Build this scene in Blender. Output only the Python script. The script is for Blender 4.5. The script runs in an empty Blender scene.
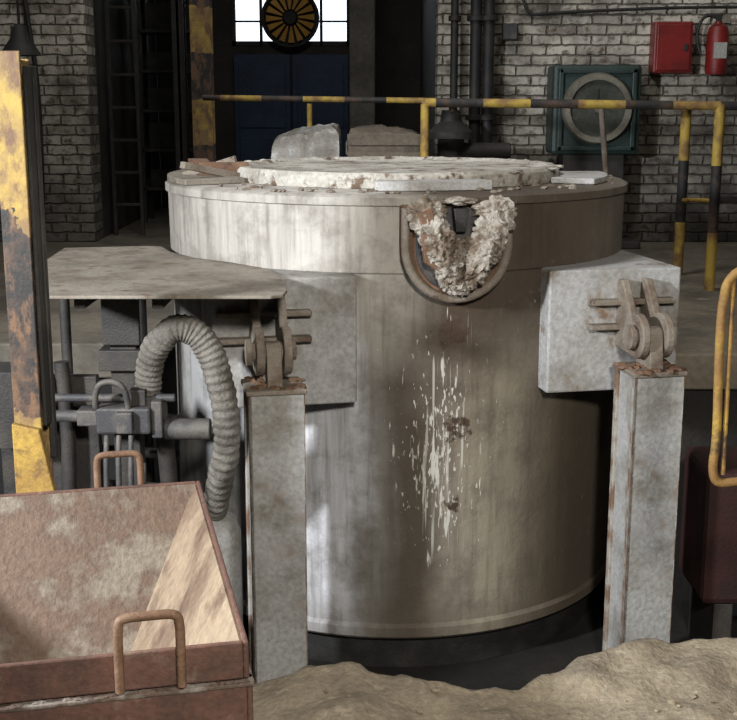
import bpy, bmesh, math, random
from mathutils import Vector, noise, Matrix
random.seed(4)
D=bpy.data; SC=bpy.context.scene

# ------------------------------------------------------------------ materials
def nn(nt,t,**k):
    n=nt.nodes.new(t)
    for a,b in k.items(): setattr(n,a,b)
    return n
def ramp(nt,src,stops,interp='LINEAR'):
    r=nn(nt,'ShaderNodeValToRGB'); r.color_ramp.interpolation=interp
    e=r.color_ramp.elements
    while len(e)>1: e.remove(e[0])
    e[0].position=stops[0][0]; e[0].color=(*stops[0][1],1) if not isinstance(stops[0][1],(int,float)) else (stops[0][1],)*3+(1,)
    for p,c in stops[1:]:
        x=e.new(p); x.color=(*c,1) if not isinstance(c,(int,float)) else (c,c,c,1)
    nt.links.new(src,r.inputs[0]); return r.outputs[0]
def mix(nt,f,a,b):
    m=nn(nt,'ShaderNodeMix',data_type='RGBA')
    if isinstance(f,(int,float)): m.inputs[0].default_value=f
    else: nt.links.new(f,m.inputs[0])
    for i,v in ((6,a),(7,b)):
        if isinstance(v,tuple): m.inputs[i].default_value=(*v,1)
        else: nt.links.new(v,m.inputs[i])
    return m.outputs[2]
def math_(nt,op,a,b=None,clamp=False):
    m=nn(nt,'ShaderNodeMath',operation=op); m.use_clamp=clamp
    for i,v in ((0,a),(1,b)):
        if v is None: continue
        if isinstance(v,(int,float)): m.inputs[i].default_value=v
        else: nt.links.new(v,m.inputs[i])
    return m.outputs[0]
def noi(nt,vec,scale,detail=6,rough=.6,sc=None):
    if sc:
        mp=nn(nt,'ShaderNodeMapping'); mp.inputs['Scale'].default_value=sc
        nt.links.new(vec,mp.inputs[0]); vec=mp.outputs[0]
    n=nn(nt,'ShaderNodeTexNoise'); n.inputs['Scale'].default_value=scale
    n.inputs['Detail'].default_value=detail; n.inputs['Roughness'].default_value=rough
    nt.links.new(vec,n.inputs['Vector']); return n.outputs[0]
def newmat(name):
    m=D.materials.new(name); m.use_nodes=True; nt=m.node_tree
    b=nt.nodes['Principled BSDF']; tc=nn(nt,'ShaderNodeTexCoord')
    return m,nt,b,tc.outputs['Object']
def bump(nt,b,h,s=.4,d=.01):
    n=nn(nt,'ShaderNodeBump'); n.inputs['Strength'].default_value=s; n.inputs['Distance'].default_value=d
    nt.links.new(h,n.inputs['Height']); nt.links.new(n.outputs[0],b.inputs['Normal'])
def mat(name,base,dirt,scale=6,lo=.45,hi=.65,rough=.75,metal=0.,bs=.3,spot=None,spot_scale=14,slo=.6,shi=.68,fine=.18):
    m,nt,b,v=newmat(name)
    n1=noi(nt,v,scale); c=mix(nt,ramp(nt,n1,[(lo,0),(hi,1)]),base,dirt)
    if spot is not None:
        n2=noi(nt,v,spot_scale,8,.65); c=mix(nt,ramp(nt,n2,[(slo,0),(shi,1)]),c,spot)
    n3=noi(nt,v,scale*14,4)
    f=ramp(nt,n3,[(.3,1-fine*2),(.7,1+0*fine)])
    mm=nn(nt,'ShaderNodeMix',data_type='RGBA',blend_type='MULTIPLY'); mm.inputs[0].default_value=1
    nt.links.new(c,mm.inputs[6]); nt.links.new(f,mm.inputs[7])
    nt.links.new(mm.outputs[2],b.inputs['Base Color'])
    b.inputs['Roughness'].default_value=rough; b.inputs['Metallic'].default_value=metal
    bump(nt,b,n3,bs,.01)
    return m
M={}
M['steel']=mat('painted_steel',(.42,.42,.42),(.25,.235,.21),3.5,spot=(.20,.13,.08),slo=.58,shi=.70,spot_scale=7)
M['post']=mat('post_paint',(.42,.42,.415),(.24,.225,.195),4,spot=(.18,.115,.07),spot_scale=7,slo=.58,shi=.72)
M['postedge']=mat('post_edge',(.40,.38,.34),(.20,.12,.075),9,.42,.56)
M['dark']=mat('dark_steel',(.026,.024,.023),(.05,.043,.036),9,rough=.65,bs=.3)
M['black']=mat('black_iron',(.012,.012,.012),(.03,.027,.025),9,rough=.6)
M['gunmetal']=mat('dusty_gunmetal',(.045,.045,.05),(.11,.10,.09),11,rough=.6)
M['rust']=mat('rust',(.14,.072,.04),(.22,.135,.085),8,spot=(.05,.03,.02))
M['rustlug']=mat('rusty_lug',(.25,.215,.175),(.135,.095,.068),9,spot=(.08,.048,.032))
M['binin']=mat('skip_inside',(.125,.08,.055),(.07,.04,.027),4,.42,.6,spot=(.18,.15,.115),spot_scale=4,slo=.48,shi=.56,bs=.6)
M['binside']=mat('skip_right_side',(.30,.225,.15),(.17,.115,.075),3.2,spot=(.10,.058,.036),spot_scale=6,slo=.52,shi=.66)  # Lighter tone than the other inner walls of the skip
M['binout']=mat('skip_paint',(.13,.062,.045),(.075,.04,.03),5,spot=(.24,.18,.14),spot_scale=7,slo=.56,shi=.70)
M['dust']=mat('dust',(.30,.27,.24),(.11,.075,.055),9,.42,.55)
M['yellow']=mat('yellow_paint',(.40,.26,.045),(.22,.12,.035),5,.4,.62,spot=(.08,.045,.025),spot_scale=7,slo=.53,shi=.62)
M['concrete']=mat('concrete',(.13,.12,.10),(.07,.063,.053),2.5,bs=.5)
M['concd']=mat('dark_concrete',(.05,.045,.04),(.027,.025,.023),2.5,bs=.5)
M['floor']=mat('floor_dirt',(.20,.17,.13),(.10,.09,.07),2.2,spot=(.27,.23,.17),spot_scale=4)
M['pit']=mat('pit_black',(.010,.009,.008),(.022,.018,.015),3)  # Near-black tone for the pit floor and walls
M['deck']=mat('deck_plate',(.25,.225,.185),(.15,.125,.10),4,spot=(.12,.075,.045),slo=.54,shi=.66)
M['lid']=mat('lid_crust',(.58,.56,.51),(.32,.29,.25),4,.42,.64,spot=(.14,.095,.065),spot_scale=11,slo=.54,shi=.62,bs=.8)
M['rimplate']=mat('rim_plate',(.52,.52,.52),(.32,.30,.27),6,spot=(.2,.14,.09))
M['hose']=mat('hose_wrap',(.21,.195,.17),(.10,.09,.075),8,.42,.6,bs=.8)
M['red']=mat('red_paint',(.26,.02,.018),(.15,.015,.014),6,rough=.4)
M['darkred']=mat('dark_red_paint',(.035,.007,.006),(.018,.006,.005),5)
M['blue']=mat('blue_paint',(.025,.06,.13),(.014,.032,.07),3,rough=.5)
M['green']=mat('green_paint',(.03,.058,.052),(.018,.033,.03),4,rough=.5)
M['cream']=mat('cream_enamel',(.26,.245,.20),(.15,.14,.11),5,rough=.4)
M['glass']=mat('dark_glass',(.10,.105,.09),(.06,.065,.055),3,rough=.2)
M['plastic']=mat('plastic_wrap',(.27,.255,.23),(.14,.125,.105),4,rough=.35,bs=.2)
M['card']=mat('brown_card',(.15,.12,.09),(.08,.065,.05),6)
M['cable']=mat('rubber',(.015,.015,.015),(.03,.03,.03),9,rough=.5)
M['orange']=mat('orange_blade',(.9,.5,.10),(.7,.36,.06),5)
M['white']=mat('white_label',(.45,.45,.42),(.35,.35,.32),5)

def slagmat():
    m,nt,b,v=newmat('slag_crust')
    n=noi(nt,v,9,8,.7); c=ramp(nt,n,[(.32,(.05,.037,.027)),(.43,(.19,.145,.105)),(.51,(.36,.325,.28)),(.68,(.54,.51,.46))])
    nt.links.new(c,b.inputs['Base Color']); b.inputs['Roughness'].default_value=.9
    bump(nt,b,noi(nt,v,45,6,.7),1,.02); return m
M['slag']=slagmat()

def furnmat():
    m,nt,b,v=newmat('furnace_paint_and_shade')
    s=nn(nt,'ShaderNodeSeparateXYZ'); nt.links.new(v,s.inputs[0]); X,Y,Z=s.outputs
    big=noi(nt,v,2.2,5); med=noi(nt,v,7,9,.7); fin_=noi(nt,v,28,6,.7)
    streak=noi(nt,v,9,6,.6,sc=(1,1,.10)); streak2=noi(nt,v,26,5,.6,sc=(1,1,.07))
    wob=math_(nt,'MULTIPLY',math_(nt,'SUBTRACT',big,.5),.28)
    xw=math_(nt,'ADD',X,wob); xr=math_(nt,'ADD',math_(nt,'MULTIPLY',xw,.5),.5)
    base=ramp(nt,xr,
        [(0,(.36,.355,.35)),(.18,(.54,.55,.59)),(.295,(.54,.55,.59)),(.34,(.21,.20,.185)),(.39,(.095,.083,.068)),(.43,(.11,.095,.075)),(.49,(.27,.24,.195)),(.58,(.29,.26,.20)),(.68,(.17,.147,.11)),(.80,(.085,.07,.052)),(1,(.11,.092,.07))])  # Lit strip and shadow band beside the left post, painted into the colour
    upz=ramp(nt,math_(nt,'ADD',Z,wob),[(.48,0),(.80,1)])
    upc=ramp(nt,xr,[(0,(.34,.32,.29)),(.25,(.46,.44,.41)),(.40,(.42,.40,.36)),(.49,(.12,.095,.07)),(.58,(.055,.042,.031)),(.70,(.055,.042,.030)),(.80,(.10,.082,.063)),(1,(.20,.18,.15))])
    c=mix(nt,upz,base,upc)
    c=mix(nt,math_(nt,'MULTIPLY',ramp(nt,streak,[(.46,0),(.70,1)]),.5),c,(.09,.075,.058))
    c=mix(nt,math_(nt,'MULTIPLY',ramp(nt,streak2,[(.50,0),(.68,1)]),.45),c,(.08,.066,.05))
    c=mix(nt,math_(nt,'MULTIPLY',ramp(nt,med,[(.47,0),(.66,1)]),.5),c,(.08,.065,.05))
    c=mix(nt,math_(nt,'MULTIPLY',ramp(nt,fin_,[(.60,0),(.76,1)]),.25),c,(.40,.38,.34))
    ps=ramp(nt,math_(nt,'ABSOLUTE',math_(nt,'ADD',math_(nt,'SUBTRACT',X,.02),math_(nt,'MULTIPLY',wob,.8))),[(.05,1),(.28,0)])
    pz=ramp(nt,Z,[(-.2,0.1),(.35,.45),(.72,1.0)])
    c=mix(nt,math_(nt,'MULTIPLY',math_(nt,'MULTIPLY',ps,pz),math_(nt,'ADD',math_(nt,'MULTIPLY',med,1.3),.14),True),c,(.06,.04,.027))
    dx=math_(nt,'ABSOLUTE',math_(nt,'ADD',X,.05))
    mx=ramp(nt,dx,[(.03,1),(.32,0)])
    mz=ramp(nt,math_(nt,'ABSOLUTE',math_(nt,'SUBTRACT',Z,.20)),[(.15,1),(.80,0)])
    th=math_(nt,'MULTIPLY',math_(nt,'MULTIPLY',mx,mz),.185)
    dr=noi(nt,v,50,3,.5,sc=(1,1,.11)); dm=ramp(nt,math_(nt,'ADD',dr,th),[(.75,0),(.79,1)])
    dr2=noi(nt,v,90,4,.5,sc=(1,1,.30)); dm2=ramp(nt,math_(nt,'ADD',dr2,th),[(.76,0),(.79,1)])
    dr3=noi(nt,v,60,2,.4,sc=(1,1,.035)); dm3=ramp(nt,math_(nt,'ADD',dr3,th),[(.77,0),(.83,.7)])
    dm=math_(nt,'MAXIMUM',math_(nt,'MAXIMUM',dm,dm2),dm3)
    c=mix(nt,dm,c,(.56,.545,.50))
    for (zc,xc,rz) in ((.31,.03,.085),(.70,.0,.09),(-.02,.02,.05)):
        q=math_(nt,'ADD',math_(nt,'POWER',math_(nt,'DIVIDE',math_(nt,'SUBTRACT',X,xc),rz),2),math_(nt,'POWER',math_(nt,'DIVIDE',math_(nt,'SUBTRACT',Z,zc),rz),2))
        mk=ramp(nt,math_(nt,'ADD',math_(nt,'MULTIPLY',q,.22),math_(nt,'MULTIPLY',fin_,1.1)),[(.54,1),(.66,0)])
        c=mix(nt,mk,c,(.06,.038,.025))
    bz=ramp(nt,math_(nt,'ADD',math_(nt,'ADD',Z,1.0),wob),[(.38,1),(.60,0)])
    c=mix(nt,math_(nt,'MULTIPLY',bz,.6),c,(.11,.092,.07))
    nt.links.new(c,b.inputs['Base Color']); b.inputs['Roughness'].default_value=.65
    b.inputs['Specular IOR Level'].default_value=.35
    bump(nt,b,math_(nt,'ADD',math_(nt,'ADD',med,math_(nt,'MULTIPLY',fin_,.4)),dm),.35,.012)
    return m
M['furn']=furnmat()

def brickmat(name,c1,c2,mort,axis='X'):
    m,nt,b,v=newmat(name)
    s=nn(nt,'ShaderNodeSeparateXYZ'); nt.links.new(v,s.inputs[0])
    cb=nn(nt,'ShaderNodeCombineXYZ'); nt.links.new(s.outputs[axis],cb.inputs[0]); nt.links.new(s.outputs['Z'],cb.inputs[1])
    wv=noi(nt,v,14,3); wn=nn(nt,'ShaderNodeVectorMath',operation='ADD'); cc=nn(nt,'ShaderNodeCombineXYZ')
    dd=math_(nt,'MULTIPLY',math_(nt,'SUBTRACT',wv,.5),.03); nt.links.new(dd,cc.inputs[0]); nt.links.new(dd,cc.inputs[1])
    nt.links.new(cb.outputs[0],wn.inputs[0]); nt.links.new(cc.outputs[0],wn.inputs[1])
    br=nn(nt,'ShaderNodeTexBrick'); nt.links.new(wn.outputs[0],br.inputs['Vector'])
    br.inputs['Scale'].default_value=1; br.inputs['Brick Width'].default_value=.235; br.inputs['Row Height'].default_value=.078
    br.inputs['Mortar Size'].default_value=.010; br.inputs['Mortar Smooth'].default_value=.9; br.inputs['Bias'].default_value=-.2
    br.inputs['Color1'].default_value=(*c1,1); br.inputs['Color2'].default_value=(*c2,1); br.inputs['Mortar'].default_value=(*mort,1)
    n=noi(nt,v,1.6,9,.7); c=mix(nt,ramp(nt,n,[(.42,0),(.62,.9)]),br.outputs[0],(.06,.05,.04))
    n2=noi(nt,v,16,6,.6); c=mix(nt,ramp(nt,n2,[(.52,0),(.66,.9)]),c,(.09,.065,.045))
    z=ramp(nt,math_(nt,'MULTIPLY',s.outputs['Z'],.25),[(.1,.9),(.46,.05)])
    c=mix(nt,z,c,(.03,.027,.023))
    nt.links.new(c,b.inputs['Base Color']); b.inputs['Roughness'].default_value=.9
    h=math_(nt,'SUBTRACT',math_(nt,'MULTIPLY',n2,.6),br.outputs['Fac'])
    bump(nt,b,h,1,.02); return m
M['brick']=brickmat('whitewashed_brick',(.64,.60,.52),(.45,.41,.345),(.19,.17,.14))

def stripemat(name,axis='Z',period=.42,slant=0.0,off=0.0,worn=0.,duty=.5):
    m,nt,b,v=newmat(name)
    s=nn(nt,'ShaderNodeSeparateXYZ'); nt.links.new(v,s.inputs[0])
    t=math_(nt,'ADD',s.outputs[axis],math_(nt,'MULTIPLY',s.outputs['X' if axis=='Z' else 'Z'],slant))
    n=noi(nt,v,7,8,.65)
    if worn: t=math_(nt,'ADD',t,math_(nt,'MULTIPLY',math_(nt,'SUBTRACT',n,.5),worn))
    f=math_(nt,'FRACT',math_(nt,'DIVIDE',math_(nt,'ADD',t,off),period))
    yel=mix(nt,ramp(nt,n,[(.42,0),(.58,1)]),(.42,.29,.05),(.19,.105,.04)) if not worn else mix(nt,ramp(nt,n,[(.40,0),(.56,1)]),(.33,.225,.05),(.17,.105,.045))
    blk=mix(nt,ramp(nt,n,[(.48,0),(.62,1)]),(.016,.015,.015),(.07,.042,.028))
    c=mix(nt,math_(nt,'GREATER_THAN',f,duty),blk,yel)
    if worn:
        n4=noi(nt,v,18,8,.7,sc=(1,1,.4)); c=mix(nt,ramp(nt,n4,[(.50,0),(.60,1)]),c,(.12,.065,.035))
    nt.links.new(c,b.inputs['Base Color']); b.inputs['Roughness'].default_value=.7
    bump(nt,b,noi(nt,v,60,4),.3,.008); return m
M['strZ']=stripemat('hazard_stripe_vertical','Z',.62,0,.1,.1)
M['strX']=stripemat('hazard_stripe_rail','X',.56,0,.16)
M['strP']=stripemat('hazard_stripe_posts','Z',.80,0,-.02)
M['strD']=stripemat('hazard_stripe_column','Z',1.15,.6,.47,.35)

def emat(name,col,st):
    m=D.materials.new(name); m.use_nodes=True; b=m.node_tree.nodes['Principled BSDF']
    b.inputs['Base Color'].default_value=(*col,1); b.inputs['Emission Color'].default_value=(*col,1); b.inputs['Emission Strength'].default_value=st
    b.inputs['Roughness'].default_value=.3
    return m
M['pane']=emat('frosted_daylight_glass',(.85,.93,1),2.0)
M['sand']=mat('foundry_sand',(.29,.24,.17),(.17,.14,.10),3.5,bs=.8,spot=(.35,.30,.22),spot_scale=22,slo=.58,shi=.66)

# ------------------------------------------------------------------ geometry helpers
def link(o,parent=None):
    SC.collection.objects.link(o)
    if parent: o.parent=parent
    return o
def empty(name,loc=(0,0,0),rz=0):
    e=D.objects.new(name,None); e.location=loc; e.rotation_euler=(0,0,rz); e.empty_display_size=.1
    return link(e)
def fin(name,bm,m,parent,smooth=False,bev=0,mats=None):
    me=D.meshes.new(name); bmesh.ops.recalc_face_normals(bm,faces=bm.faces[:]); bm.to_mesh(me); bm.free()
    if mats:
        for x in mats: me.materials.append(M[x])
    else: me.materials.append(M[m])
    o=D.objects.new(name,me); link(o,parent)
    if smooth:
        for p in me.polygons: p.use_smooth=True
        md=o.modifiers.new('es','EDGE_SPLIT'); md.split_angle=math.radians(38)
    if bev:
        md=o.modifiers.new('bv','BEVEL'); md.width=bev; md.segments=2; md.limit_method='ANGLE'
    return o
def abox(bm,x0,x1,y0,y1,z0,z1,mtx=None):
    vs=[bm.verts.new((x,y,z)) for x in (x0,x1) for y in (y0,y1) for z in (z0,z1)]
    if mtx: 
        for v in vs: v.co=mtx@v.co
    for f in ((0,1,3,2),(4,6,7,5),(0,4,5,1),(2,3,7,6),(0,2,6,4),(1,5,7,3)): bm.faces.new([vs[i] for i in f])
    return vs
def box(name,x0,x1,y0,y1,z0,z1,m,parent=None,bev=.006):
    bm=bmesh.new(); abox(bm,x0,x1,y0,y1,z0,z1); return fin(name,bm,m,parent,bev=bev)
def boxes(name,lst,m,parent=None,bev=.004):
    bm=bmesh.new()
    for b in lst: abox(bm,*b)
    return fin(name,bm,m,parent,bev=bev)
def lathe(name,prof,m,parent,seg=96,center=(0,0,0),axis='Z',smooth=True,jit=0):
    bm=bmesh.new(); rings=[]
    for r,z in prof:
        ring=[]
        for i in range(seg):
            a=2*math.pi*i/seg
            rr=r+(jit*(noise.noise(Vector((math.cos(a)*4,math.sin(a)*4,z*9))) if r>.01 else 0))
            zz=z+(jit*.6*noise.noise(Vector((math.cos(a)*r*9,math.sin(a)*r*9,3))) if jit else 0)
            p=(rr*math.cos(a),rr*math.sin(a),zz)
            if axis=='Y': p=(p[0],p[2],p[1])
            if axis=='X': p=(p[2],p[0],p[1])
            ring.append(bm.verts.new(Vector(p)+Vector(center)))
        rings.append(ring)
    for a,b in zip(rings,rings[1:]):
        for i in range(seg):
            j=(i+1)%seg; bm.faces.new((a[i],a[j],b[j],b[i]))
    bmesh.ops.remove_doubles(bm,verts=bm.verts[:],dist=1e-5)
    return fin(name,bm,m,parent,smooth=smooth)
def cyl(name,c,r,h,m,parent,axis='Z',seg=28,bev=.08):
    b=min(r,h)*bev
    return lathe(name,[(0.0001,0),(r-b,0),(r,b),(r,h-b),(r-b,h),(0.0001,h)],m,parent,seg,c,axis)
def prism(name,poly,t0,t1,m,parent,plane='XZ',bev=.004):
    bm=bmesh.new()
    def p(a,b,t):
        return {'XZ':(a,t,b),'YZ':(t,a,b),'XY':(a,b,t)}[plane]
    A=[bm.verts.new(p(a,b,t0)) for a,b in poly]; B=[bm.verts.new(p(a,b,t1)) for a,b in poly]
    bm.faces.new(A); bm.faces.new(B[::-1])
    n=len(poly)
    for i in range(n): bm.faces.new((A[i],A[(i+1)%n],B[(i+1)%n],B[i]))
    return fin(name,bm,m,parent,bev=bev)
def tube(name,pts,r,m,parent=None,smooth=True,res=4,cyc=False):
    cu=D.curves.new(name,'CURVE'); cu.dimensions='3D'; cu.bevel_depth=r; cu.bevel_resolution=res; cu.use_fill_caps=True
    if smooth:
        sp=cu.splines.new('NURBS'); sp.points.add(len(pts)-1)
        for i,p in enumerate(pts): sp.points[i].co=(*p,1)
        sp.use_endpoint_u=True; sp.order_u=3; sp.resolution_u=8
    else:
        sp=cu.splines.new('POLY'); sp.points.add(len(pts)-1)
        for i,p in enumerate(pts): sp.points[i].co=(*p,1)
    sp.use_cyclic_u=cyc
    cu.materials.append(M[m]); o=D.objects.new(name,cu); link(o,parent)
    dg=bpy.context.evaluated_depsgraph_get(); me=D.meshes.new_from_object(o.evaluated_get(dg))
    D.objects.remove(o); me.name=name
    o2=D.objects.new(name,me); link(o2,parent)
    for p in me.polygons: p.use_smooth=True
    return o2
def blob(bm,c,s,seed,amp=.25,sub=3):
    r=bmesh.ops.create_icosphere(bm,subdivisions=sub,radius=1)
    for v in r['verts']:
        n=v.co.normalized()
        d=1+amp*noise.noise(n*2.2+Vector((seed,seed*.7,0)))+amp*.6*noise.noise(n*6+Vector((seed,0,2)))
        v.co=Vector(c)+Vector((n.x*s[0]*d,n.y*s[1]*d,n.z*s[2]*d))

# ------------------------------------------------------------------ room
FZ=.47
boxes('floor_platform',[(1.30,6,5.36,13.2,.30,FZ),(-6,-1.05,5.6,13.2,.30,FZ),(-1.05,1.30,6.85,13.2,.30,FZ)],'floor',None,.01)
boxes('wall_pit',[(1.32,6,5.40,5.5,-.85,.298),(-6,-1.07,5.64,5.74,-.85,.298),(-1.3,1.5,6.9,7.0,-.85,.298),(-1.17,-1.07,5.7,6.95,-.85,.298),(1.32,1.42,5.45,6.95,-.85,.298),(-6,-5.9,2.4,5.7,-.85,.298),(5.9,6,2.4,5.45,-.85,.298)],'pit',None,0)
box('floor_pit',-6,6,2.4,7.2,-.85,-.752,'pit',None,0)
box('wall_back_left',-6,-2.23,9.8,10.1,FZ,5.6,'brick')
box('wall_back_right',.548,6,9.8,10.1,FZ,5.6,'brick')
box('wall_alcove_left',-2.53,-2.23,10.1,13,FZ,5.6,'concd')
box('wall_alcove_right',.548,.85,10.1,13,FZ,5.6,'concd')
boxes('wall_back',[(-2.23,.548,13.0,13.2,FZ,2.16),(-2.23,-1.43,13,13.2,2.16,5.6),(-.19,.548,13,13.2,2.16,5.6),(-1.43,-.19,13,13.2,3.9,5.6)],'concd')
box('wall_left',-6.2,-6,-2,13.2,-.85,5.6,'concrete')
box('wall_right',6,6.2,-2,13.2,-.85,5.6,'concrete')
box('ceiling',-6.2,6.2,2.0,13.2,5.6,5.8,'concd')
W=empty('window_1',(-.81,13.05,2.16))
box('pane',-.62,.62,.0,.02,0,1.74,'pane',W,0)
boxes('frame',[(-.62,-.58,-.06,0,0,1.74),(.58,.62,-.06,0,0,1.74),(-.62,.62,-.06,0,0,.05),(-.62,.62,-.06,0,.62,.66),(-.33,-.30,-.06,0,0,1.74),(.30,.33,-.06,0,0,1.74),(-.62,.62,-.05,0,.24,.26)],'dark',W)
Fn=empty('wall_fan',(-.81,12.86,2.44))
lathe('ring',[(.27,0),(.30,0),(.30,.1),(.27,.1),(.27,0)],'black',Fn,40,axis='Y')
lathe('back_disc',[(.0001,.09),(.27,.09),(.27,.1),(.0001,.1)],'black',Fn,40,axis='Y')
cyl('hub',(0,-.02,0),.07,.1,'black',Fn,'Y')
bm=bmesh.new()
for i in range(16):
    mt=Matrix.Rotation(2*math.pi*i/16,4,'Y')@Matrix.Rotation(.25,4,'Z')
    vs=[bm.verts.new(mt@Vector(p)) for p in ((-.008,.03,.085),(.008,.03,.085),(.034,.03,.25),(-.034,.03,.25))]
    bm.faces.new(vs)
fin('blades',bm,'orange',Fn)
Dr=empty('door_1',(-.81,12.95,FZ))
boxes('leaf',[(-.6,-.01,-.03,.03,0,1.6),(.01,.6,-.03,.03,0,1.6)],'blue',Dr)
boxes('panels',[(-.55,-.06,-.05,-.03,.1,.75),(-.55,-.06,-.05,-.03,.85,1.5),(.06,.55,-.05,-.03,.1,.75),(.06,.55,-.05,-.03,.85,1.5)],'blue',Dr)
R=empty('storage_rack',(-1.85,11.6,FZ))
boxes('uprights',[(-.3,-.25,-.2,-.15,0,3.2),(.25,.3,-.2,-.15,0,3.2),(-.3,-.25,.15,.2,0,3.2),(.25,.3,.15,.2,0,3.2)],'dark',R)
boxes('shelves',[(-.3,.3,-.2,.2,.3+i*.36,.33+i*.36) for i in range(8)],'dark',R)
boxes('stored_boxes',[(-.22,.2,-.1,.12,.33+i*.36,.33+i*.36+(.16,.24,.2)[i%3]) for i in range(7)],'black',R)
LD=empty('steel_ladder',(-2.05,10.3,FZ))
boxes('stiles',[(-.13,-.10,-.02,.02,0,4.2),(.10,.13,-.02,.02,0,4.2)],'dark',LD)
boxes('rungs',[(-.11,.11,-.012,.012,.25+i*.27,.275+i*.27) for i in range(14)],'dark',LD)
for nm,x0,x1,y0,y1,m in (('concrete_pier',-.17,.06,10.9,11.15,'concrete'),('steel_column',-1.68,-1.58,10.6,10.75,'dark'),('steel_column',-1.40,-1.30,10.0,10.15,'dark')):
    e=empty(nm,((x0+x1)/2,(y0+y1)/2,FZ)); w=(x1-x0)/2; d=(y1-y0)/2
    if m=='concrete':
        box('shaft',-w,w,-d,d,0,5.1,m,e,.02); box('plinth',-w-.04,w+.04,-d-.04,d+.04,0,.3,m,e,.02)
    else:
        boxes('i_section',[(-w,w,-d,-d+.015,0,5.1),(-w,w,d-.015,d,0,5.1),(-.01,.01,-d,d,0,5.1)],m,e,0); box('base_plate',-w-.05,w+.05,-d-.05,d+.05,0,.02,m,e)
e=empty('hazard_striped_column',(-1.157,8.6,FZ))
boxes('i_section',[(-.07,.07,-.07,-.055,0,5.1),(-.07,.07,.055,.07,0,5.1),(-.008,.008,-.06,.06,0,5.1)],'strZ',e,0)
box('base_plate',-.12,.12,-.12,.12,0,.02,'dark',e)

# ------------------------------------------------------------------ FURNACE
CX,CY=.127,5.70; RZ=math.radians(11.3); ca,sa=math.cos(RZ),math.sin(RZ)
F=empty('melting_furnace',(CX,CY,0),RZ)
lathe('base_skirt',[(.0001,-.75),(1.0,-.75),(1.0,-.6),(.9,-.6)],'black',F,120)
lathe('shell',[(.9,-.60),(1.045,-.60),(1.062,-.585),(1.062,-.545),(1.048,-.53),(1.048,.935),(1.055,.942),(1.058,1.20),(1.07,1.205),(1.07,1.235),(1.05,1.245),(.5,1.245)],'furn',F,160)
lathe('lid',[(.60,1.246),(.755,1.246),(.76,1.26),(.757,1.297),(.745,1.310),(.70,1.312),(.68,1.300),(.45,1.297),(.0001,1.297)],'lid',F,140,jit=.006)
def arcplate(name,r0,r1,a0,a1,z0,z1,m,parent,n=14):
    poly=[(r1*math.cos(math.radians(a0+(a1-a0)*i/n)),r1*math.sin(math.radians(a0+(a1-a0)*i/n))) for i in range(n+1)]
    poly+=[(r0*math.cos(math.radians(a1-(a1-a0)*i/n)),r0*math.sin(math.radians(a1-(a1-a0)*i/n))) for i in range(n+1)]
    return prism(name,poly,z0,z1,m,parent,'XY',.004)
arcplate('front_rim_plate',.765,.88,252,284,1.247,1.285,'rimplate',F)
arcplate('left_rim_plate',.78,1.06,150,200,1.247,1.272,'deck',F)
arcplate('right_rim_plate',.78,.98,-42,-6,1.247,1.272,'rimplate',F)
boxes('hinge_blocks',[(-.92,-.70,-.1,-.04,1.27,1.33),(-.95,-.86,.1,.3,1.27,1.33)],'rust',F)
bm=bmesh.new()
mt=Matrix.Translation((-.86,-.2,1.28))@Matrix.Rotation(.5,4,'Z')@Matrix.Rotation(.2,4,'Y')
abox(bm,-.17,.12,-.02,.02,0,.03,mt); 
mt=Matrix.Translation((-.84,-.05,1.30))@Matrix.Rotation(-.4,4,'Z')@Matrix.Rotation(-.3,4,'Y')
abox(bm,-.16,.10,-.015,.015,0,.03,mt); fin('loose_bars',bm,'rustlug',F,bev=.003)
bm=bmesh.new()
for i in range(30):
    a=random.uniform(0,2*math.pi); r=random.uniform(.70,.77)
    blob(bm,(r*math.cos(a),r*math.sin(a),1.306),(random.uniform(.01,.035),random.uniform(.01,.03),.008),i,.4,2)
fin('lid_slag',bm,'lid',F,smooth=True)
bm=bmesh.new()
for i in range(70):
    a=random.uniform(-3.3,.2); r=random.uniform(.80,1.04)
    blob(bm,(r*math.cos(a),r*math.sin(a),1.25),(random.uniform(.006,.022),random.uniform(.006,.02),.008),i,.5,1)
fin('rim_debris',bm,'rustlug',F,smooth=True)
def U(w,zt,zb,n=20):
    zc=zb+w; return [(-w,zt)]+[(-w*math.cos(math.pi*i/n),zc-w*math.sin(math.pi*i/n)) for i in range(n+1)]+[(w,zt)]
prism('spout_shield',U(.215,1.21,.83),-1.10,-.95,'rust',F,'XZ',.008)
prism('spout_pocket',U(.165,1.20,.875),-1.115,-1.09,'gunmetal',F,'XZ',.004)
tube('spout_rim',[(x*1.0,-1.10,z) for x,z in U(.205,1.2,.845)],.018,'rustlug',F,smooth=False)
prism('spout_notch',[(-.03,1.20),(.03,1.20),(.02,1.11),(-.02,1.11)],-1.155,-1.0,'black',F,'XZ')
prism('spout_plate',[(-.175,1.19),(-.125,1.21),(-.075,1.02),(-.10,.97),(-.15,1.0)],-1.195,-1.16,'rust',F,'XZ')
bm=bmesh.new()
k=0
for s in (-1,1):
    for t in [i/8 for i in range(9)]:
        x=s*(.125*(1-t)**.8+.018)+random.uniform(-.01,.01); z=1.18-.26*t
        w=.064-.014*t
        blob(bm,(x,-1.14-.04*math.sin(t*3.1),z),(w,.048,w*.95),k*1.7,.42,4); k+=1
    blob(bm,(s*.13,-1.13,1.195),(.075,.05,.028),k*2.1,.5,3)
for i in range(18):
    blob(bm,(random.uniform(-.06,.06),-1.14,random.uniform(.90,1.07)),(.035,.035,.035),i*3.3,.5,3)
blob(bm,(0,-1.12,1.225),(.06,.05,.015),5,.5,3)
fin('spout_slag',bm,'slag',F,smooth=True)
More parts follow.
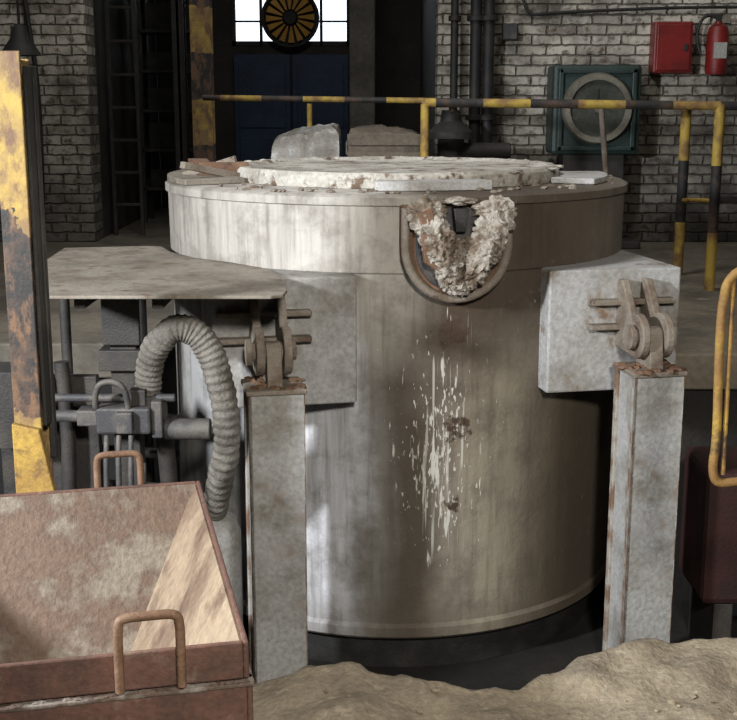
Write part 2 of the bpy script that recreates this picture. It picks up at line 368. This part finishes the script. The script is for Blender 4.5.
def mount(s,tag):
    x0,x1=sorted((s*.39,s*.95)); c=s*.742
    box('mount_box_'+tag,x0,x1,-1.075,-.30,.44,.94,'steel',F,.008)
    boxes('gussets_'+tag,[(c-.19,c+.17,-1.125,-1.07,.80,.822),(c-.19,c+.17,-1.125,-1.07,.70,.722)],'rustlug',F,.006)
    def lug2(r,zc,dc):
        pts=[(-1.07,.90),(-1.12,.905)]
        for i in range(15):
            a=math.radians(60+190*i/14)
            pts.append((-dc+r*math.cos(a), zc+r*math.sin(a)))
        pts.append((-1.07,.63)); return pts
    for dx in (-.066,.034):
        prism('lug_plate_'+tag,lug2(.09,.70,1.26),c+dx,c+dx+.032,'rustlug',F,'YZ',.005)
    cyl('pin_'+tag,(c-.085,-1.27,.70),.034,.17,'rustlug',F,'X')
    cyl('pin_head_'+tag,(c-.098,-1.27,.70),.05,.02,'rustlug',F,'X')
mount(-1,'a'); mount(1,'b')

def post(s):
    lx,d=s*.742,1.27
    x=CX+lx*ca+d*sa; y=CY+lx*sa-d*ca
    P=empty('support_post',(x,y,-.75),RZ); w=.102; H=1.31
    box('tube_core',-w+.012,w-.006,-w+.006,w-.006,.02,H,'post',P,.004)
    boxes('front_face',[(-w,w,-w,-w+.012,.02,H)],'post',P,.003)
    boxes('edge_angles',[(-w,-w+.014,-w,-w+.03,.02,H),(-w,-w+.014,w-.03,w,.02,H),(w-.005,w+.001,-w-.001,-w+.03,.02,H)],'postedge',P,.003)
    box('top_plate',-w-.008,w+.008,-w-.008,w+.008,H,H+.018,'rustlug',P,.004)
    box('base_plate',-.17,.17,-.16,.16,0,.025,'dark',P,.004)
    prism('eye_plate',[(-.07,H+.02),(.07,H+.02),(.05,H+.14)]+[(.045*math.cos(a),H+.15+.03*math.sin(a)) for a in (0.3,1,1.57,2.1,2.8)]+[(-.05,H+.14)],-.028,.028,'rustlug',P,'YZ',.004)
    bm=bmesh.new()
    for i in range(26):
        blob(bm,(random.uniform(-w,w),random.uniform(-w,w),H+.018),(random.uniform(.01,.03),random.uniform(.01,.03),.010),i,.5,2)
    fin('debris',bm,'rust',P,smooth=True)
post(-1); post(1)

# ------------------------------------------------------------------ deck plate on left
DK=empty('steel_deck_plate',(0,0,.945))
poly=[(-1.12,4.0),(-.33,4.0),(-.29,4.03),(-.282,4.12),(-.30,4.3),(-.36,4.58),(-.42,4.70),(-.56,4.86),(-.72,5.0),(-.86,5.2),(-.93,5.4),(-1.0,5.42),(-1.36,5.35),(-1.33,4.9),(-1.2,4.3)]
prism('plate',poly,0,.012,'deck',DK,'XY',.003)
boxes('stiffeners',[(-1.02,-.98,4.1,5.2,-.05,-.001),(-.75,-.71,4.1,4.9,-.05,-.001)],'dark',DK)
tube('leg',[(-1.0,5.2,-.05),(-1.0,5.2,-1.69)],.025,'dark',DK,False)
tube('leg_2',[(-1.22,4.75,-.001),(-1.22,4.75,-1.69)],.022,'dark',DK,False)

# ------------------------------------------------------------------ hydraulics
HO=empty('corrugated_hose',(0,0,0))
hp=[(-.83,4.36,.50),(-.82,4.36,.60),(-.785,4.33,.71),(-.71,4.3,.785),(-.64,4.3,.775),(-.585,4.3,.71),(-.55,4.3,.60),(-.53,4.32,.45),(-.54,4.36,.30),(-.58,4.44,.14),(-.61,4.52,.01)]
def sweep(name,pts,rf,n,m,parent,seg=18):
    P=[Vector(p) for p in pts]; P=[2*P[0]-P[1]]+P+[2*P[-1]-P[-2]]
    out=[]
    K=(len(P)-3)
    for i in range(n+1):
        t=i/n*K; k=min(int(t),K-1); u=t-k; a,b,c,d=P[k:k+4]
        out.append(.5*((2*b)+(-a+c)*u+(2*a-5*b+4*c-d)*u*u+(-a+3*b-3*c+d)*u**3))
    bm=bmesh.new(); rings=[]; ref=Vector((0,1,0))
    for i,p in enumerate(out):
        T=(out[min(i+1,n)]-out[max(i-1,0)]).normalized(); A=T.cross(ref).normalized(); B=T.cross(A)
        r=rf(i/n)
        rings.append([bm.verts.new(p+(A*math.cos(2*math.pi*j/seg)+B*math.sin(2*math.pi*j/seg))*r*(1+.12*noise.noise(p*22+Vector((j*.5,0,0))))) for j in range(seg)])
    for a,b in zip(rings,rings[1:]):
        for j in range(seg): bm.faces.new((a[j],a[(j+1)%seg],b[(j+1)%seg],b[j]))
    bm.faces.new(rings[0]); bm.faces.new(rings[-1])
    return fin(name,bm,m,parent,smooth=False)
o=sweep('hose_body',hp,lambda t:.050+.0022*math.sin(t*2*math.pi*44),420,'hose',HO)
for p in o.data.polygons: p.use_smooth=True
cyl('hose_collar',(-.83,4.36,.47),.062,.06,'gunmetal',HO)
VB=empty('hydraulic_valve_block',(0,0,0))
boxes('frame_upright',[(-.98,-.88,4.45,4.55,-.75,.93),(-1.02,-.84,4.42,4.58,.60,.68),(-1.0,-.86,4.42,4.44,.70,.92)],'dark',VB)
box('manifold',-1.00,-.80,4.25,4.42,.40,.50,'gunmetal',VB,.01)
boxes('manifold_lugs',[(-1.08,-1.0,4.29,4.38,.42,.48),(-.92,-.86,4.22,4.26,.41,.49),(-.80,-.76,4.27,4.40,.38,.52)],'gunmetal',VB,.006)
cyl('cylinder_body',(-.76,4.33,.40),.040,.17,'gunmetal',VB,'X')
cyl('cylinder_neck',(-1.2,4.33,.45),.022,.2,'gunmetal',VB,'X')
cyl('cylinder_rod',(-1.22,4.33,.52),.015,.5,'gunmetal',VB,'X')
for i in range(3):
    x=-.96+i*.045
    tube('loop_pipe',[(x,4.24,.40),(x,4.2,.30),(x,4.2,.12),(x+.02,4.2,.05),(x+.045,4.2,.12),(x+.045,4.22,.30)],.010,'gunmetal',VB)
tube('arch_pipe',[(-1.0,4.26,.50),(-1.0,4.24,.58),(-.94,4.24,.61),(-.88,4.24,.58),(-.88,4.26,.50)],.012,'gunmetal',VB)
tube('feed_pipe',[(-1.18,4.5,.62),(-1.16,4.5,.3),(-1.2,4.5,-.2),(-1.2,4.5,-.74)],.03,'dark',VB)
tube('feed_pipe_2',[(-.80,4.5,.40),(-.78,4.55,.1),(-.82,4.55,-.3),(-.82,4.55,-.74)],.035,'dark',VB)
for i,z in enumerate((.35,.2,.05,-.1)):
    tube('cross_pipe',[(-1.2,4.76,z),(-.78,4.76,z-.03)],.022,'dark',VB,False)
boxes('bracket',[(-1.12,-.80,4.70,4.78,-.75,-.2),(-.88,-.82,4.28,4.34,.50,.56)],'dark',VB)
boxes('side_panel',[(-1.45,-1.06,4.55,4.6,-.75,.55),(-1.45,-1.25,4.4,4.6,.3,.6)],'dark',VB)
DRM=empty('gas_cylinder',(-.62,4.56,-.75))
lathe('body',[(.0001,0),(.10,0),(.108,.02),(.108,.66),(.09,.72),(.05,.745),(.0001,.75)],'post',DRM,32)

# ------------------------------------------------------------------ left striped column
C=empty('hazard_striped_post',(-1.04,3.60,0))
boxes('h_section',[(-.045,.038,-.05,-.038,0,1.74),(-.045,.038,.045,.057,0,1.72),(-.007,.007,-.045,.05,0,1.72)],'strD',C,.003)
boxes('side_channel',[(.038,.05,-.03,.055,.62,1.70),(.038,.056,.03,.06,.50,1.70)],'dark',C,.003)
prism('foot_gusset',[(-.045,.0),(.06,0),(.075,.42),(.038,.62),(-.045,.64)],-.08,-.052,'yellow',C,'XZ')
box('foot_plate',-.1,.12,-.14,.14,0,.02,'rust',C)

# ------------------------------------------------------------------ skip bin
B=empty('rusty_skip',(-.262,2.31,0),math.radians(13))
def shell_quad(name,top,bot,m,th=.012):
    bm=bmesh.new(); vs=[bm.verts.new(p) for p in (*top,*bot)]
    bm.faces.new(vs); o=fin(name,bm,m,B)
    md=o.modifiers.new('s','SOLIDIFY'); md.thickness=th; md.offset=0; return o
xa,xb,ya,yb,zr=-.86,0,0,1.08,.50
ia,ib,ja,jb,zf=-.64,-.22,.20,.80,.10
shell_quad('back_wall',[(xa,yb,zr),(xb,yb,zr)],[(ib,jb,zf),(ia,jb,zf)],'binin')
shell_quad('front_wall',[(xa,ya,zr),(xb,ya,zr)],[(ib,ja,zf),(ia,ja,zf)],'binin')
shell_quad('right_wall',[(xb,ya,zr),(xb,yb,zr)],[(ib,jb,zf),(ib,ja,zf)],'binside')
shell_quad('left_wall',[(xa,ya,zr),(xa,yb,zr)],[(ia,jb,zf),(ia,ja,zf)],'binin')
shell_quad('bottom',[(ia,ja,zf),(ib,ja,zf)],[(ib,jb,zf),(ia,jb,zf)],'binin')
def band(name,o,z0,z1,m,t=.012):
    return boxes(name,[(xa-o,xb+o,ya-o-t,ya-o,z0,z1),(xa-o,xb+o,yb+o,yb+o+t,z0,z1),(xa-o-t,xa-o,ya-o-t,yb+o+t,z0,z1),(xb+o,xb+o+t,ya-o-t,yb+o+t,z0,z1)],m,B,.004)
band('rim_band',0,.425,.508,'binout')
band('lower_band',.006,.325,.412,'binout')
boxes('ledge',[(xa-.022,xb+.022,ya-.022,ya+.02,.410,.42),(xa-.02,xb+.02,yb-.02,yb+.02,.410,.42),(xb-.02,xb+.022,ya,yb,.410,.42)],'dust',B,.003)
boxes('outer_hull',[(xa+.12,xb-.12,ya+.10,yb-.12,.05,.09)],'rust',B)
boxes('skid_runners',[(xa+.15,xa+.23,ya+.05,yb-.05,0.012,.06),(xb-.23,xb-.15,ya+.05,yb-.05,.012,.06)],'rust',B)
shell_quad('outer_front',[(xa,ya-.012,.34),(xb,ya-.012,.34)],[(xb-.14,ya+.12,.06),(xa+.14,ya+.12,.06)],'binout')
shell_quad('outer_side',[(xb+.012,ya,.34),(xb+.012,yb,.34)],[(xb-.14,yb-.12,.06),(xb-.14,ya+.12,.06)],'binout')
def hnd(n,x,y,w,h,z):
    tube(n,[(x-w,y,z),(x-w,y,z+h*.5),(x-w,y,z+h*.9),(x-w*.85,y,z+h),(x,y,z+h),(x+w*.85,y,z+h),(x+w,y,z+h*.9),(x+w,y,z+h*.5),(x+w,y,z)],.010,'rust',B)
hnd('handle_front',-.19,-.024,.062,.16,.43)
hnd('handle_back',-.22,1.104,.062,.17,.43)
bm=bmesh.new()
for i in range(36):
    blob(bm,(random.uniform(-.8,0),random.uniform(-.018,-.012),.42),(random.uniform(.006,.02),.006,.004),i,.5,2)
fin('ledge_dust',bm,'dust',B,smooth=True)

# ------------------------------------------------------------------ foreground ground
def gz(x,y):
    h=.05*noise.noise(Vector((x*2.2,y*2.2,0)))+.03*noise.noise(Vector((x*7,y*7,3)))+.012*noise.noise(Vector((x*24,y*24,7)))+.006*noise.noise(Vector((x*60,y*60,9)))
    return h+.045*max(0,min(1,(y-2.6)/.3))*max(0,1-abs(x+.05)/.6)
def ground():
    bm=bmesh.new(); nx,ny=220,110; x0,x1,y0=-2.6,2.6,.6
    g=[]
    for i in range(nx+1):
        x=x0+(x1-x0)*i/nx
        if x<-.62: e=3.95
        else:
            e=3.02+.10*max(0,(x+.2))**.8 if x>-.2 else 3.02
            e=e+.9*max(0,min(1,(-.5-x)/.12))
            e+=.26*max(0,min(1,(x-.35)/.5))
            e+=.13*max(0,1-abs(x+.15)/.35)
        e+=.05*noise.noise(Vector((x*3,1,0)))+.025*noise.noise(Vector((x*11,4,0)))
        row=[]
        for j in range(ny+1):
            t=j/ny; y=y0+(e-y0)*min(1,t/.85)**.75
            k=1 if x>-.15 else max(0,min(1,(x+.3)/.15))
            z=gz(x,y)*k-.002
            if t>.85: 
                q=(t-.85)/.15; y=e+.10*math.sin(q*1.57)+.03*noise.noise(Vector((x*9,q*5,1))); z=z-(q**1.6)*.78
            if k==0: z=min(z,-.002)
            row.append(bm.verts.new((x,y,z)))
        g.append(row)
    for a,b in zip(g,g[1:]):
        for j in range(ny): bm.faces.new((a[j],b[j],b[j+1],a[j+1]))
    o=fin('ground_sand',bm,'sand',None,smooth=False)
    for p in o.data.polygons: p.use_smooth=True
ground()
bm=bmesh.new()
for i in range(120):
    x=random.uniform(-.15,1.6); y=random.uniform(2.3,3.05)
    z=gz(x,y)
    s=random.uniform(.003,.011); blob(bm,(x,y,z),(s*1.3,s,s*.8),i,.5,1)
fin('sand_clods',bm,'sand',None,smooth=True)

# ------------------------------------------------------------------ right handrail (yellow hooped)
HR=empty('yellow_handrail',(0,0,0))
tube('hoop',[(1.45,3.3,1.18),(1.10,3.3,1.17),(1.0,3.3,1.13),(.985,3.3,1.05),(.985,3.3,.9),(.995,3.3,.65),(.985,3.3,.57),(1.0,3.3,.52),(1.06,3.3,.53),(1.45,3.3,.57)],.013,'yellow',HR)
tube('post',[(1.45,3.3,1.2),(1.45,3.3,-.03)],.02,'yellow',HR,False)
tube('inner_bar',[(1.012,3.3,1.14),(1.018,3.3,.55)],.007,'yellow',HR,False)
RB=empty('red_pump_unit',(1.64,4.85,-.75))
boxes('housing',[(-.26,.4,-.2,.2,.3,.88)],'darkred',RB,.03)
boxes('feet',[(-.2,-.12,-.18,.18,0,.3),(.3,.38,-.18,.18,0,.3)],'dark',RB)
cyl('motor',(.1,-.05,.90),.12,.16,'dark',RB,'Z')

# ------------------------------------------------------------------ hazard railing
G=empty('hazard_guardrail',(0,0,0))
tube('top_rail',[(.336,7.3,1.59),(2.08,7.25,1.57),(2.9,7.22,1.565)],.026,'strX',G,False)
tube('top_rail_back',[(-1.12,8.3,1.62),(.38,8.2,1.60)],.019,'strX',G,False)
tube('link_rail',[(.38,8.2,1.60),(.336,7.3,1.59)],.019,'strX',G,False)
tube('corner_rail',[(2.08,7.25,1.57),(2.05,7.9,1.57)],.022,'strX',G,False)
for x,y,r in ((.336,7.3,.026),(2.08,7.25,.032),(2.05,7.9,.034),(2.85,7.22,.024),(-.4,8.32,.018)):
    tube('upright',[(x,y,FZ),(x,y,1.58)],r,'strP',G,False)
tube('brace',[(1.38,7.28,1.58),(1.50,7.5,.9),(1.50,7.6,FZ)],.018,'rustlug',G,False)
tube('knee_hook',[(2.10,7.25,1.0),(2.0,7.3,1.02),(1.93,7.4,1.0)],.014,'yellow',G)
boxes('mid_rail',[(2.08,2.9,7.23,7.26,1.0,1.04)],'strX',G)

# ------------------------------------------------------------------ back wall fittings
S=empty('dial_scale',(1.755,9.45,FZ))
boxes('cabinet',[(-.34,.34,-.02,.33,.72,1.40)],'green',S,.03)
boxes('frame',[(-.30,.30,-.05,-.02,.75,.79),(-.30,.30,-.05,-.02,1.33,1.37),(-.30,-.26,-.05,-.02,.75,1.37),(.26,.30,-.05,-.02,.75,1.37)],'green',S,.01)
lathe('bezel',[(.21,-.03),(.215,-.075),(.255,-.075),(.27,-.04),(.27,0),(.21,0)],'cream',S,48,(0,-.02,1.07),'Y')
lathe('dial_face',[(.0001,-.045),(.214,-.045)],'glass',S,40,(0,-.02,1.07),'Y')
cyl('dial_hub',(0,-.085,1.07),.03,.03,'cream',S,'Y')
boxes('needle',[(-.004,.004,-.075,-.07,1.07,1.22)],'black',S,0)
boxes('pedestal',[(-.24,.24,.02,.3,.06,.72),(-.36,.36,-.15,.33,0,.06)],'dark',S,.01)
RBX=empty('fire_hose_box',(2.37,9.70,1.81))
boxes('case',[(-.15,.15,-.07,.098,0,.39)],'red',RBX,.012); boxes('door_leaf',[(-.13,.13,-.082,-.07,.02,.37)],'red',RBX,.006); boxes('latch',[(.08,.11,-.095,-.08,.17,.22)],'dark',RBX)
EX=empty('fire_extinguisher',(2.72,9.66,1.80))
lathe('bottle',[(.0001,0),(.078,0),(.085,.02),(.085,.30),(.07,.36),(.03,.385),(.03,.40),(.0001,.40)],'red',EX,28)
boxes('valve',[(-.02,.02,-.02,.02,.40,.44),(-.06,.03,-.012,.012,.44,.455)],'black',EX,.003)
tube('hose',[(0,0,.42),(-.08,0,.46),(-.15,0,.40),(-.17,0,.25),(-.13,-.02,.15)],.012,'cable',EX)
boxes('label',[(-.05,.05,-.089,-.083,.12,.24)],'white',EX,0); boxes('bracket',[(-.05,.05,.05,.138,.2,.24)],'black',EX)
tube('electrical_conduit',[(1.1,9.77,4.0),(1.1,9.77,2.24),(1.5,9.77,2.28),(2.9,9.77,2.33),(3.6,9.77,2.3)],.012,'cable',None)
JB=empty('junction_box',(1.11,9.745,2.06)); boxes('case',[(-.06,.06,-.05,.055,0,.13)],'dark',JB,.01); boxes('cover',[(-.05,.05,-.06,-.05,.01,.12)],'gunmetal',JB,.004)
PP=empty('riser_pipes',(0,9.6,0))
for x,r in ((.665,.03),(.83,.045),(.93,.045)):
    tube('riser',[(x,0,FZ),(x,0,5.5)],r,'black',PP,False); 
    for z in (1.45,2.2): cyl('flange',(x,0,z),r*1.6,.04,'black',PP)
VV=empty('gate_valve',(.62,9.2,FZ))
cyl('body',(0,0,0),.10,.85,'dark',VV); lathe('bonnet',[(.0001,.85),(.17,.85),(.17,.90),(.08,.98),(.07,1.06),(.0001,1.06)],'dark',VV,24)
cyl('branch',(0,0,.75),.07,.45,'dark',VV,'X'); lathe('handwheel',[(.12,1.09),(.14,1.08),(.15,1.095),(.14,1.11),(.12,1.10),(.12,1.09)],'rust',VV,24)
boxes('spokes',[(-.13,.13,-.01,.01,1.085,1.1),(-.01,.01,-.13,.13,1.05,1.1)],'rust',VV,0)
def wrapped(name,x0,x1,y,z,m,seed,hd=.29):
    e=empty(name,((x0+x1)/2,y,FZ)); w=(x1-x0)/2
    boxes('pallet',[(-w,w,-.3+i*.24,-.18+i*.24,0,.1) for i in range(3)]+[(-w,w,-.3,.3,.1,.12)],'card',e,0)
    bm=bmesh.new(); n=80; H=z-FZ; rings=[]
    lev=[(1.0,.121),(.99,.35*H),(.985,.6*H),(.98,.72*H),(.97,.82*H),(.95,.90*H),(.88,.94*H),(.74,.955*H),(.55,.965*H),(.34,.975*H),(.12,.98*H),(.02,.985*H)]
    for li,(r,zz) in enumerate(lev):
        ring=[]
        for i in range(n):
            a=2*math.pi*i/n; c_,s_=math.cos(a),math.sin(a)
            q=max(abs(c_),abs(s_)); cx=c_/q; sy=s_/q
            cr=.04*noise.noise(Vector((cx*r*3,sy*r*3,zz*5+seed)))+.022*abs(noise.noise(Vector((cx*r*9,sy*r*9,zz*4+seed))))
            px=cx*w*(r+cr)
            zt=zz+(cr*.6+ .05*px/w*(1 if seed<4 else -.4)*(1-r*.3))*(1 if li>3 else .2)
            ring.append(bm.verts.new((px,sy*hd*(r+cr),zt)))
        rings.append(ring)
    for a,b in zip(rings,rings[1:]):
        for i in range(n): bm.faces.new((a[i],a[(i+1)%n],b[(i+1)%n],b[i]))
    bm.faces.new(rings[-1])
    fin('cover',bm,m,e,smooth=True)
    return e,w
wrapped('plastic_wrapped_pallet',-.62,-.18,7.95,1.45,'plastic',3)
e,w=wrapped('sheeted_crate',-.13,.33,7.8,1.46,'card',7)
boxes('slats',[(-w-.012,-w,-.2,.2,.2+i*.15,.28+i*.15) for i in range(5)]+[(-w,w,-.33,-.318,.2+i*.11,.27+i*.11) for i in range(7)],'card',e)
L=empty('pendant_lamp',(-2.53,9.0,1.92))
lathe('shade',[(.03,.22),(.05,.20),(.07,.12),(.14,.02),(.145,0),(.13,.0),(.06,.11),(.03,.2)],'dark',L,28); tube('cord',[(0,0,.2),(0,0,3.68)],.010,'cable',L,False)
lathe('bulb',[(.0001,0),(.03,.01),(.045,.05),(.03,.1),(.0001,.12)],'white',L,16)
tube('wall_cable',[(-2.9,9.77,4.5),(-2.7,9.77,2.4),(-2.6,9.77,1.6),(-2.65,9.77,.6)],.02,'cable',None)

# ------------------------------------------------------------------ lights
def aim(o,loc,tgt):
    o.location=loc; o.rotation_euler=(Vector(tgt)-Vector(loc)).to_track_quat('-Z','Y').to_euler()
def area(name,loc,tgt,size,power,col):
    l=D.lights.new(name,'AREA'); l.size=size; l.energy=power; l.color=col
    o=D.objects.new(name,l); link(o); aim(o,loc,tgt); return o
def spot(name,loc,tgt,power,col,soft,ang,blend):
    l=D.lights.new(name,'SPOT'); l.energy=power; l.color=col; l.shadow_soft_size=soft; l.spot_size=math.radians(ang); l.spot_blend=blend
    o=D.objects.new(name,l); link(o); aim(o,loc,tgt)
spot('left_key_spot',(-3.05,1.75,2.1),(-.1,4.4,.45),1250,(.95,.975,1),.16,72,.4)  # Key spot added inside the hall at left; no doorway stands there
spot('front_fill_spot',(.55,-1.2,3.1),(.2,4.5,.05),1050,(1,.94,.84),.25,40,.45)  # Warm spot added in front to fill the furnace and posts
area('right_fill_area',(3.2,1.5,4.6),(.8,4.4,0),1.2,14,(1,.9,.75))  # Unseen warm fill lamp at right; no skylight is modelled
area('lid_fill_area',(-.3,6.0,5.4),(.1,5.8,0),1.0,105,(1,.98,.95))  # Unseen lamp added overhead to brighten the lid
area('back_wall_fill',(2.2,7.6,5.2),(2.2,9.8,2.0),1.2,15,(1,.95,.85))  # Added unseen lamp that lifts the right brickwork
area('back_wall_fill_left',(-3.2,7.6,5.2),(-3.0,9.8,2.2),1.0,15,(1,.97,.92))  # Another unseen lamp, added for the left brickwork
w=D.worlds.new('w'); SC.world=w; w.use_nodes=True
w.node_tree.nodes['Background'].inputs[0].default_value=(.85,.9,1,1); w.node_tree.nodes['Background'].inputs[1].default_value=.025
SC.view_settings.view_transform='Standard'
# ------------------------------------------------------------------ camera
cam=D.cameras.new('camera'); co=D.objects.new('camera',cam); link(co)
cam.sensor_width=36; cam.lens=58.6; co.location=(0,0,1.6); co.rotation_euler=(math.radians(90-12.2),0,0); cam.clip_end=100
SC.camera=co
